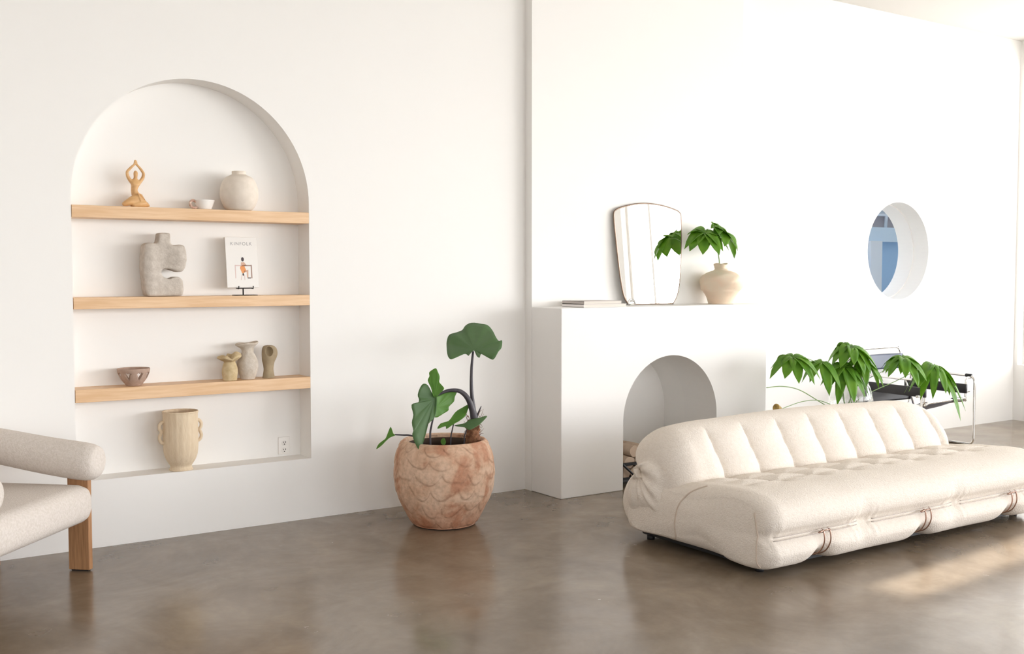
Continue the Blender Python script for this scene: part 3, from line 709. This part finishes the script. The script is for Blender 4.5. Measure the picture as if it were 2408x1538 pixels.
t = thing('leafy_branch', 'green palmate branch standing in the peach clay vase on the mantel', 'branch', (5.815, 5.80, ZM + .2))
branch(t, [(5.80, 5.80, ZM + .197), (5.79, 5.795, ZM + .32), (5.74, 5.77, ZM + .42), (5.70, 5.755, ZM + .50), (5.705, 5.745, ZM + .55)], .0045)
branch(t, [(5.70, 5.757, ZM + .49), (5.64, 5.745, ZM + .52), (5.575, 5.74, ZM + .525)], .003)
palm_leaf(t, (5.765, 5.74, ZM + .545), .165, 7, (.45, -.45), .55, 300, 150, .27)
palm_leaf(t, (5.585, 5.74, ZM + .53), .175, 6, (-.2, -.4), .65, 300, 30, .29)
palm_leaf(t, (5.69, 5.75, ZM + .575), .11, 3, (.1, -.5), .2, 200, 200, .25)

# ------------------------------------------------------------------ firewood rack in the firebox
LOG = mat('pale_log', (.52, .40, .30), .85, noise_scale=12, col2=(.38, .27, .19), bump=.004, bump_scale=40)
LOGEND = mat('log_end', (.60, .47, .36), .8)
t = thing('log_rack', 'black metal log rack just inside the firebox, left of the sofa back', 'log rack', (4.95, 5.86, 0))
for x in (4.77, 5.22):
    bm = bmesh.new(); bm_box(bm, x - .01, x + .01, 5.70, 5.72, 0, .17); bm_box(bm, x - .01, x + .01, 6.0, 6.02, 0, .17); bm_box(bm, x - .01, x + .01, 5.70, 6.02, .155, .17)
    mk('end_frame', bm, BLACK, t, smooth=False)
for y in (5.71, 6.01):
    bm = bmesh.new(); bm_box(bm, 4.77, 5.22, y - .008, y + .008, .05, .066); bm_box(bm, 4.77, 5.22, y - .008, y + .008, .15, .17)
    if y < 5.8: bm_tube(bm, [(4.775, 5.70, .165), (4.9, 5.70, .06), (5.0, 5.70, .165), (5.12, 5.70, .06), (5.22, 5.70, .165)], .009, 8)
    mk('rail', bm, BLACK, t, smooth=False)
mk('base_tray', box(4.765, 5.225, 5.70, 6.02, .04, .052), mat('dark_grey_iron', (.07, .07, .075), .6), t, smooth=False)
def log(p, q, r, lab):
    p, q = Vector(p), Vector(q); bm = bmesh.new(); bm_tube(bm, [p + (q - p) * (k / 6) for k in range(7)], r, 16)
    for f in bm.faces:
        if len(f.verts) > 4: f.material_index = 1
    for v in bm.verts: v.co += Vector((noise.noise(v.co * 18), 0, noise.noise(v.co * 18 + Vector((5, 5, 5))))) * .012
    o = mk('firewood_log', bm, [LOG, LOGEND], sharp=50); tag(o, lab, 'log', 'logs in the firebox rack'); origin(o, tuple((p + q) / 2))
lab = 'short pale log stacked in the black rack inside the firebox'
for k, (x, z, r) in enumerate(((4.825, .094, .040), (4.908, .094, .040), (4.993, .095, .041), (5.078, .094, .040), (5.16, .093, .039),
                               (4.868, .168, .040), (4.952, .168, .040), (5.037, .168, .040), (5.12, .168, .040), (4.91, .240, .040), (4.995, .240, .040))):
    row = 'bottom' if k < 5 else ('middle' if k < 9 else 'top'); n_ = ('leftmost', 'second from left', 'third from left', 'fourth from left', 'rightmost')
    lab = 'short pale log, %s in the %s row of the firebox rack' % (n_[k if k < 5 else (k - 5 if k < 9 else k - 9)], row)
    log((x, 5.715 + random.uniform(0, .02), z + .0), (x + .005, 5.99, z), r, lab)

# ------------------------------------------------------------------ sofa
def sofa():
    X0, X1 = 3.87, 6.38
    t = thing('sofa', 'long low cream boucle sofa with a tufted back and metal clips, on the concrete floor', 'sofa', ((X0 + X1) / 2, 4.05, 0))
    bands = (4.267, 5.098, 5.928); seams = (4.575, 5.365, 6.2)
    def G(x, c, s): return math.exp(-((x - c) / s) ** 2)
    def crease(x, x0, per, p=.45):
        s = abs(math.sin(math.pi * (x - x0) / per)); return 1 - s ** p
    def S(a, b, x): q = max(0, min(1, (x - a) / (b - a))); return q * q * (3 - 2 * q)
    def loft(prof, x0, x1, nx, e0, e1, cen, fn, capc, capfn, name):
        bm = bmesh.new(); ps = smooth_path([(0, a, b) for a, b in prof], 9, True); n = len(ps); rows = []
        # denser stations near the ends
        xs = []
        for k in range(14): xs.append(x0 + e0 * (1 - math.cos(math.pi / 2 * k / 14)))
        for k in range(nx): xs.append(x0 + e0 + (x1 - e1 - x0 - e0) * k / (nx - 1))
        for k in range(1, 15): xs.append(x1 - e1 + e1 * math.sin(math.pi / 2 * k / 14))
        for x in xs:
            dl = min(1, (x - x0) / e0); dr = min(1, (x1 - x) / e1)
            inset = e0 * (1 - math.sqrt(max(0, 1 - (1 - dl) ** 2))) + e1 * (1 - math.sqrt(max(0, 1 - (1 - dr) ** 2)))
            row = []
            for p in ps:
                d = Vector((0, p.y - cen[0], p.z - cen[1])); L_ = d.length; d /= L_
                q = Vector((x, p.y, p.z)); q = fn(q, x, p)
                q -= d * min(inset, L_ * .8); row.append(bm.verts.new(q))
            rows.append(row)
        for A, B in zip(rows, rows[1:]):
            for k in range(n): bm.faces.new((A[k], A[(k + 1) % n], B[(k + 1) % n], B[k]))
        for row, sgn in ((rows[0], -1), (rows[-1], 1)):
            prev = row
            for k in range(1, 9):
                q = 1 - k / 8; ring = []
                for v in row:
                    c = Vector((v.co.x, capc[0], capc[1])); w_ = c + (v.co - c) * q
                    w_.x += sgn * capfn(q, math.atan2(w_.z - capc[1], w_.y - capc[0])); ring.append(w_)
                if k < 8:
                    ring = [bm.verts.new(w_) for w_ in ring]
                    for i_ in range(n): bm.faces.new((prev[i_], prev[(i_ + 1) % n], ring[(i_ + 1) % n], ring[i_]))
                    prev = ring
                else:
                    cv = bm.verts.new(Vector((row[0].co.x + sgn * capfn(0, 0), capc[0], capc[1])))
                    for i_ in range(n): bm.faces.new((prev[i_], prev[(i_ + 1) % n], cv))
        return mk(name, bm, CREAM, t)
    def f_seat(q, x, p):
        y, z = p.y, p.z
        if y < 3.80:     # front face
            b = sum(G(x, c, .075) for c in bands); s_ = sum(G(x, c, .055) for c in seams)
            fr = 1 - S(3.62, 3.8, y)
            if z < .20:
                q.z += .034 * b * (1 - S(.05, .2, z)); q.y += .030 * b * fr; q.z -= .010 * (1 - b) * (1 - S(.04, .10, z))
            q.y += .013 * s_ * fr * (1 - S(.08, .16, abs(z - .21)))
            q.y -= .010 * fr * (.5 - .5 * math.cos(2 * math.pi * (x - 3.87) / .83))
            # small folds by the wire ends
            for c in (3.92, 4.50, 4.66, 5.31, 5.43, 6.08):
                q.y += .004 * G(x, c, .05) * math.sin((x - c) * 120 + z * 30) * (1 - S(.0, .12, abs(z - .21)))
        if z > .3 and 3.70 < y < 4.2:
            win = S(3.74, 3.82, y) * S(3.98, 4.10, x) * (1 - S(6.18, 6.28, x))
            a = crease(x, 4.20 - .35 * (y - 4.05), .28); bb = crease(y, 3.84, .15, .6)
            q.z -= .040 * win * max(a, .8 * bb) - .014 * win
        if z > .3: q.z += .006 * noise.noise(Vector((x * 4, y * 4, 0)))
        return q
    seat = [(4.60, .07), (4.3, .055), (3.95, .050), (3.68, .042), (3.56, .062), (3.508, .115), (3.512, .165), (3.548, .212), (3.508, .262), (3.500, .315), (3.535, .372), (3.62, .408), (3.72, .420), (3.82, .415), (3.92, .408), (4.02, .398), (4.12, .385), (4.22, .37), (4.45, .34), (4.6, .25)]
    loft(seat, X0, X1, 300, .085, .10, (4.0, .22), f_seat, (4.0, .22), lambda q, a: .022 * (1 - q * q), 'seat')
    def f_back(q, x, p):
        y, z = p.y, p.z
        if y < 4.40 and z > .30:
            win = S(.33, .40, z) * (1 - S(.60, .675, z)) * S(4.02, 4.16, x) * (1 - S(6.20, 6.28, x))
            a = crease(x, 4.20 + .10 * (.5 - z), .28, .42); q.y += .062 * win * a - .014 * win
            q.y += .012 * win * (1 - abs(math.sin(math.pi * (z - .52) / .3)) ** .6)
        ex = min(1, (x - X0) / .42); q.z -= .045 * (1 - ex) ** 2 * S(.45, .68, z)
        er = min(1, (6.30 - x) / .38); q.z -= .075 * (1 - er) ** 2 * S(.45, .68, z)
        if y > 4.4: q.y += .008 * math.sin(x * 38 + 3 * math.sin(x * 9)) * (1 - S(.02, .2, abs(z - .42)))
        q.z += .008 * math.sin((x - 4.6) * 3.4) * S(.5, .68, z)
        return q
    back = [(4.62, .05), (4.40, .045), (4.22, .05), (4.155, .10), (4.135, .22), (4.125, .33), (4.125, .40), (4.15, .47), (4.19, .54), (4.235, .61), (4.30, .655), (4.38, .673), (4.46, .664), (4.54, .618), (4.585, .56), (4.575, .49), (4.52, .435), (4.60, .385), (4.675, .30), (4.71, .20), (4.69, .11)]
    def capb(q, a): return .040 * math.sin(math.pi * min(1, q * 1.0)) ** .8 - .02 * (1 - q) ** 3 + .0065 * math.sin(13 * a + 2 * math.sin(3 * a)) * min(1, (1 - q) * 3) * min(1, q * 2.5)
    loft(back, X0 + .005, 6.30, 300, .15, .13, (4.40, .35), f_back, (4.485, .405), capb, 'backrest')
    # seams
    PIPE = mat('seam_thread', (.62, .52, .43), .9)
    from mathutils.bvhtree import BVHTree
    trees = []
    for ch in t.children:
        if ch.name.startswith(('seat', 'backrest')):
            vs_ = [v.co + Vector(t.location) for v in ch.data.vertices]; trees.append(BVHTree.FromPolygons(vs_, [list(p.vertices) for p in ch.data.polygons]))
    def on_end(pts):
        out = []
        for p in smooth_path(pts, 8):
            xs_ = [h[0].x for h in (tr.ray_cast(Vector((3.0, p.y, p.z)), Vector((1, 0, 0))) for tr in trees) if h[0] is not None]
            out.append(Vector((min(xs_) - .0015 if xs_ else p.x, p.y, p.z)))
        return out
    mk('seam', tube(on_end([(3.873, 3.615, .33), (3.872, 3.60, .25), (3.872, 3.60, .16), (3.876, 3.60, .09), (3.90, 3.595, .06)]), .0035, 8), PIPE, t)
    mk('seam', tube(on_end([(3.876, 3.99, .395), (3.868, 4.07, .355), (3.866, 4.13, .29), (3.868, 4.16, .20), (3.87, 4.175, .10), (3.875, 4.20, .075)]), .004, 8), PIPE, t)
    # knot where the back fabric is gathered
    bm = bmesh.new(); bmesh.ops.create_uvsphere(bm, u_segments=20, v_segments=12, radius=.022)
    bmesh.ops.transform(bm, matrix=Matrix.Translation((3.862, 4.487, .405)), verts=bm.verts[:])
    for v in bm.verts: v.co += Vector((0, noise.noise(v.co * 60), noise.noise(v.co * 60 + Vector((4, 4, 4))))) * .008
    mk('knot', bm, CREAM, t)
    # metal clips: long wires along the front and double bands that wrap under the edge
    for c, a, b in ((4.267, 3.90, 4.52), (5.098, 4.64, 5.34), (5.928, 5.42, 6.12)):
        for dz in (0, .018):
            mk('wire', tube([(a, 3.520, .203 + dz), (a + .06, 3.513, .202 + dz), (c, 3.506, .204 + dz), (b - .06, 3.511, .204 + dz), (b, 3.520, .205 + dz)], .0022, 8, n=5), STEEL, t)
        bm = bmesh.new()
        for dx in (-.024, .024):
            pts = [(c + dx, 3.516, .222), (c + dx, 3.500, .205), (c + dx + .004, 3.500, .155), (c + dx, 3.524, .105), (c + dx - .006, 3.565, .080), (c + dx - .01, 3.62, .070)]
            bm_tube(bm, smooth_path(pts, 6), .0036, 10)
        bm_tube(bm, [(c - .026, 3.503, .214), (c + .026, 3.503, .214)], .0036, 8); bm_tube(bm, [(c - .055, 3.508, .206), (c - .024, 3.503, .214)], .005, 8)
        mk('clip', bm, COPPER, t)
    bm = box(3.97, 6.30, 3.66, 4.56, .022, .062); mk('base_frame', bm, BLACK, t, smooth=False)
    for x, y in ((4.0, 3.70), (6.26, 3.70), (3.98, 4.50), (6.26, 4.50)):
        mk('foot', lathe([(0, 0), (.022, 0), (.022, .024), (0, .024)], (x, y, 0), 20), BLACK, t)
sofa()

# ------------------------------------------------------------------ tubular chair behind the sofa
def tub_chair():
    t = thing('tubular_armchair', 'chrome tube armchair with black leather straps behind the right end of the sofa', 'chair', (8.11, 5.76, 0))
    XL, XR, YF, YB = 7.745, 8.495, 5.40, 6.07; r = .0105
    def arc(pts, rad=.06, n=5):
        out = []; pts = [Vector(p) for p in pts]
        for k, p in enumerate(pts):
            if k == 0 or k == len(pts) - 1: out.append(p); continue
            a = p + (pts[k - 1] - p).normalized() * rad; b = p + (pts[k + 1] - p).normalized() * rad
            for j in range(n + 1):
                q = j / n; out.append(a * (1 - q) ** 2 + p * 2 * q * (1 - q) + b * q * q)
        return out
    for x in (XL, XR):
        s = 1 if x == XR else -1
        mk('side_frame', tube(arc([(x - s * .35, YB, r), (x, YB, r), (x, YF, r), (x, YF, .610), (x, YB - .03, .622), (x, YB - .02, .30), (x - s*.05, YB - .02, .30)]), r, 12), CHROME, t)
        xi = 7.83 if s < 0 else 8.41
        mk('inner_post', tube(arc([(x, YF + .05, .475), (xi, YF + .045, .475)], .02), .009, 10), CHROME, t)
        mk('post', tube(arc([(x, YF + .03, .598), (xi, YF + .03, .598), (xi, YF + .03, .40), (xi, YF + .12, .385), (xi, YB - .08, .27)], .035), .0095, 10), CHROME, t)
        mk('rail_cap', tube([(x, YF + .03, .612), (x, YF + .085, .613)], .016, 10), BLACK, t)
        bm = box(min(xi, xi) - .0125, xi + .0125, YF + .018, YB - .03, 0, .082, bev=.006, seg=2)
        for v in bm.verts: v.co.z += .462 + .01 * (v.co.y - YF)
        mk('arm_strap', bm, LEATHER, t)
    mk('front_rail', tube(arc([(7.83, YF + .03, .39), (7.86, YF + .02, .415), (8.38, YF + .02, .425), (8.41, YF + .03, .40)], .02), .011, 12), CHROME, t)
    mk('rail_sleeve', tube([(8.20, YF + .02, .423), (8.24, YF + .02, .424)], .016, 10), BLACK, t)
    # sling seat
    bm = bmesh.new(); prev = None
    for k in range(13):
        q = k / 12; y = YF + .05 + q * .50; z = .425 - .17 * q - .02 * math.sin(math.pi * q)
        row = [bm.verts.new((7.84 + .56 * j / 8, y, z - .012 * math.sin(math.pi * j / 8))) for j in range(9)]
        if prev:
            for j in range(8): bm.faces.new((prev[j], prev[j + 1], row[j + 1], row[j]))
        prev = row
    o = mk('seat', bm, LEATHER_SKY, t); md = o.modifiers.new('s', 'SOLIDIFY'); md.thickness = .005; baked(o)
    for p in o.data.polygons: p.use_smooth = True
    mk('back_hoop', tube(arc([(7.80, YB - .15, .27), (7.80, YB - .02, .60), (7.80, YB + .02, .80), (7.84, YB + .02, .832), (8.36, YB + .02, .832), (8.40, YB + .02, .80), (8.40, YB - .02, .60), (8.40, YB - .15, .27)], .045), .0095, 12), CHROME, t)
    for z0, z1, dy, m in ((.640, .775, .0, LEATHER_SKY), (.36, .47, -.06, LEATHER)):
        bm = bmesh.new(); prev = None
        for k in range(9):
            q = k / 8; z = z0 + (z1 - z0) * q
            row = [bm.verts.new((7.79 + .62 * j / 10, YB - .015 + dy + .10 * (z - .6) + .022 * math.sin(math.pi * j / 10), z)) for j in range(11)]
            if prev:
                for j in range(10): bm.faces.new((prev[j], prev[j + 1], row[j + 1], row[j]))
            prev = row
        o = mk('back_strap', bm, m, t); md = o.modifiers.new('s', 'SOLIDIFY'); md.thickness = .005; baked(o)
        for p in o.data.polygons: p.use_smooth = True
tub_chair()

# ------------------------------------------------------------------ glass vase with branches behind the sofa
TX, TY, TZ = 6.46, 5.10, .42
TW = mat('white_table_lacquer', (.82, .80, .77), .4)
t = thing('side_table', 'low round white side table hidden behind the sofa, under the glass vase', 'side table', (TX, TY, 0))
mk('table_top', lathe(prof_s([(0, -.028), (.22, -.028), (.23, -.02), (.23, -.006), (.222, 0), (0, 0)], 3), (TX, TY, TZ), 48), TW, t)
mk('pedestal', lathe(prof_s([(0, .02), (.05, .02), (.03, .06), (.028, .30), (.05, .391), (0, .391)], 4), (TX, TY, 0), 32), TW, t)
mk('base', lathe(prof_s([(0, 0), (.16, 0), (.165, .006), (.15, .018), (0, .022)], 3), (TX, TY, 0), 40), TW, t)
o = mk('glass_vase', lathe(prof_s([(0, .001), (.08, .001), (.115, .02), (.150, .09), (.158, .16), (.135, .25), (.105, .30), (.098, .315), (.094, .314), (.100, .30), (.130, .25), (.152, .16), (.144, .09), (.11, .026), (.078, .010), (0, .010)], 5), (TX, TY, TZ), 56), GLASS)
tag(o, 'round clear glass vase behind the sofa, full of leafy stems', 'vase'); origin(o, (TX, TY, TZ))
def pstem(label, pts, r=.0035, leaves=()):
    b = pts[0]; t = thing('greenery_branch', label, 'stem', b, 'leafy stems in the glass vase')
    branch(t, pts, r)
    for lf in leaves: palm_leaf(t, *lf)
B = lambda dx, dy: (TX + dx, TY + dy, TZ + .02)
pstem('leafy stem leaning far left out of the glass vase, above the sofa back', [B(.06, .02), (TX - .06, TY + .01, .72), (6.10, 5.12, .86), (5.93, 5.10, .905), (5.82, 5.08, .915)], .0035,
      [((5.80, 5.08, .915), .185, 8, (-.1, -.35), .75, 360, 10, .20), ((6.13, 5.10, .86), .15, 5, (-.2, -.3), 1.1, 360, 40, .22)])
pstem('tallest leafy stem rising straight up out of the glass vase', [B(-.04, 0), (TX - .10, TY, .70), (TX - .09, TY - .01, .85), (TX - .04, TY - .02, .965)], .004,
      [((TX - .04, TY - .02, .965), .20, 10, (.1, -.4), .85, 360, 0, .21)])
pstem('leafy stem with low drooping leaves just above the glass vase mouth', [B(-.05, -.02), (TX - .13, TY - .02, .66), (TX - .12, TY - .04, .80)], .0035,
      [((TX - .14, TY - .05, .825), .18, 8, (-.1, -.5), 1.0, 360, 20, .22), ((TX + .07, TY - .04, .86), .17, 7, (.2, -.5), 1.0, 360, 70, .20)])
pstem('leafy stem leaning right from the glass vase, before the chair back', [B(-.06, .01), (TX + .07, TY, .66), (6.80, 5.05, .78), (6.96, 5.02, .865)], .0035,
      [((6.96, 5.02, .865), .19, 8, (.0, -.35), .75, 360, 30, .19)])
pstem('lowest right leafy stem, drooping over the chair arm', [B(-.08, -.02), (TX + .09, TY - .02, .58), (6.92, 5.02, .70), (7.16, 4.98, .79), (7.27, 4.97, .80)], .0035,
      [((7.28, 4.97, .795), .24, 10, (.25, -.3), 1.05, 360, 15, .16)])
o = mk('bare_stem', tube([B(.07, -.03), (6.28, 5.09, .50), (6.12, 5.1, .575), (5.90, 5.1, .675), (5.72, 5.1, .712), (5.56, 5.1, .712)], [.004, .003], 8, n=6), STALKG)
tag(o, 'bare green stem arching left above the sofa back', 'stem'); origin(o, B(.07, -.03))
t = thing('seed_stem', 'thin green stem ending in a dry gold seed pod at the sofa back', 'stem', B(.02, -.06))
mk('stem', tube([B(.02, -.06), (6.25, 5.05, .53), (6.05, 5.05, .595), (5.88, 5.05, .60), (5.72, 5.05, .575), (5.655, 5.05, .56)], [.003, .0025], 8, n=6), STALKG, t)
bm = lathe(prof_s([(0, 0), (.010, .004), (.020, .03), (.028, .055), (.024, .062), (0, .058)], 4), (0, 0, 0), 20)
bmesh.ops.transform(bm, matrix=Matrix.Translation((5.66, 5.05, .56)) @ Matrix.Rotation(R(-75), 4, 'Y'), verts=bm.verts[:])
mk('seed_pod', bm, mat('gold_pod', (.50, .33, .08), .5, noise_scale=30, col2=(.30, .19, .04)), t)

# ------------------------------------------------------------------ added roofed box that dims the daylight behind the round opening
def dim_box():
    AW = mat('dim_box_plaster', (.84, .83, .80), .8)
    bm = bmesh.new()
    bm_box(bm, 6.2, 15.6, 6.6, 10.2, -.12, 0)                     # ground
    bm_box(bm, 6.2, 6.4, 6.6, 10.2, 0, 3.2); bm_box(bm, 15.4, 15.6, 6.6, 10.2, 0, 3.2); bm_box(bm, 10.6, 15.4, 6.4, 6.6, 0, 3.2)
    bm_box(bm, 6.2, 15.6, 10.0, 10.2, 0, 3.2)
    bm_box(bm, 6.2, 15.6, 6.6, 7.7, 3.2, 3.3); bm_box(bm, 6.2, 15.6, 8.06, 10.2, 3.2, 3.3)   # roof blocks the sky, its long slot lets a little daylight in
    struct(mk('dim_box_shell', bm, AW, smooth=False))
dim_box()
t = thing('blue_partition', 'pale blue glazed partition with a white post, seen through the round wall opening', 'partition', (12.5, 9.3, 0))
BL = mat('blue_panel', (.46, .66, .88), .5); LB = mat('pale_blue_paint', (.74, .86, .95), .5); MV = mat('mauve_band', (.50, .46, .48), .8)
mk('wall_panel', box(11.0, 15.0, 9.15, 9.3, 0, 1.93), BL, t, smooth=False)
mk('post', box(11.66, 11.89, 8.92, 9.12, 0, 1.93), mat('white_post', (.88, .89, .90), .5), t, smooth=False)
mk('beam', box(11.0, 15.0, 9.05, 9.35, 1.93, 2.12), LB, t, smooth=False)
mk('mauve_band', box(11.0, 15.0, 9.2, 9.3, 2.12, 2.28), MV, t, smooth=False)
mk('upper_pane', box(11.0, 15.0, 9.22, 9.28, 2.28, 3.1), mat('pale_pane', (.78, .87, .93), .2), t, smooth=False)
bm = bmesh.new()
for k, x in enumerate((11.62, 11.93, 12.24, 12.55, 12.86, 13.17)): bm_tube(bm, [(x, 9.14, 2.11), (x + .10, 9.14, 3.1)], .022, 8)
bm_tube(bm, [(11.0, 9.14, 2.295), (15.0, 9.14, 2.295)], .02, 8)
mk('glazing_bars', bm, mat('white_bars', (.85, .9, .95), .5), t)
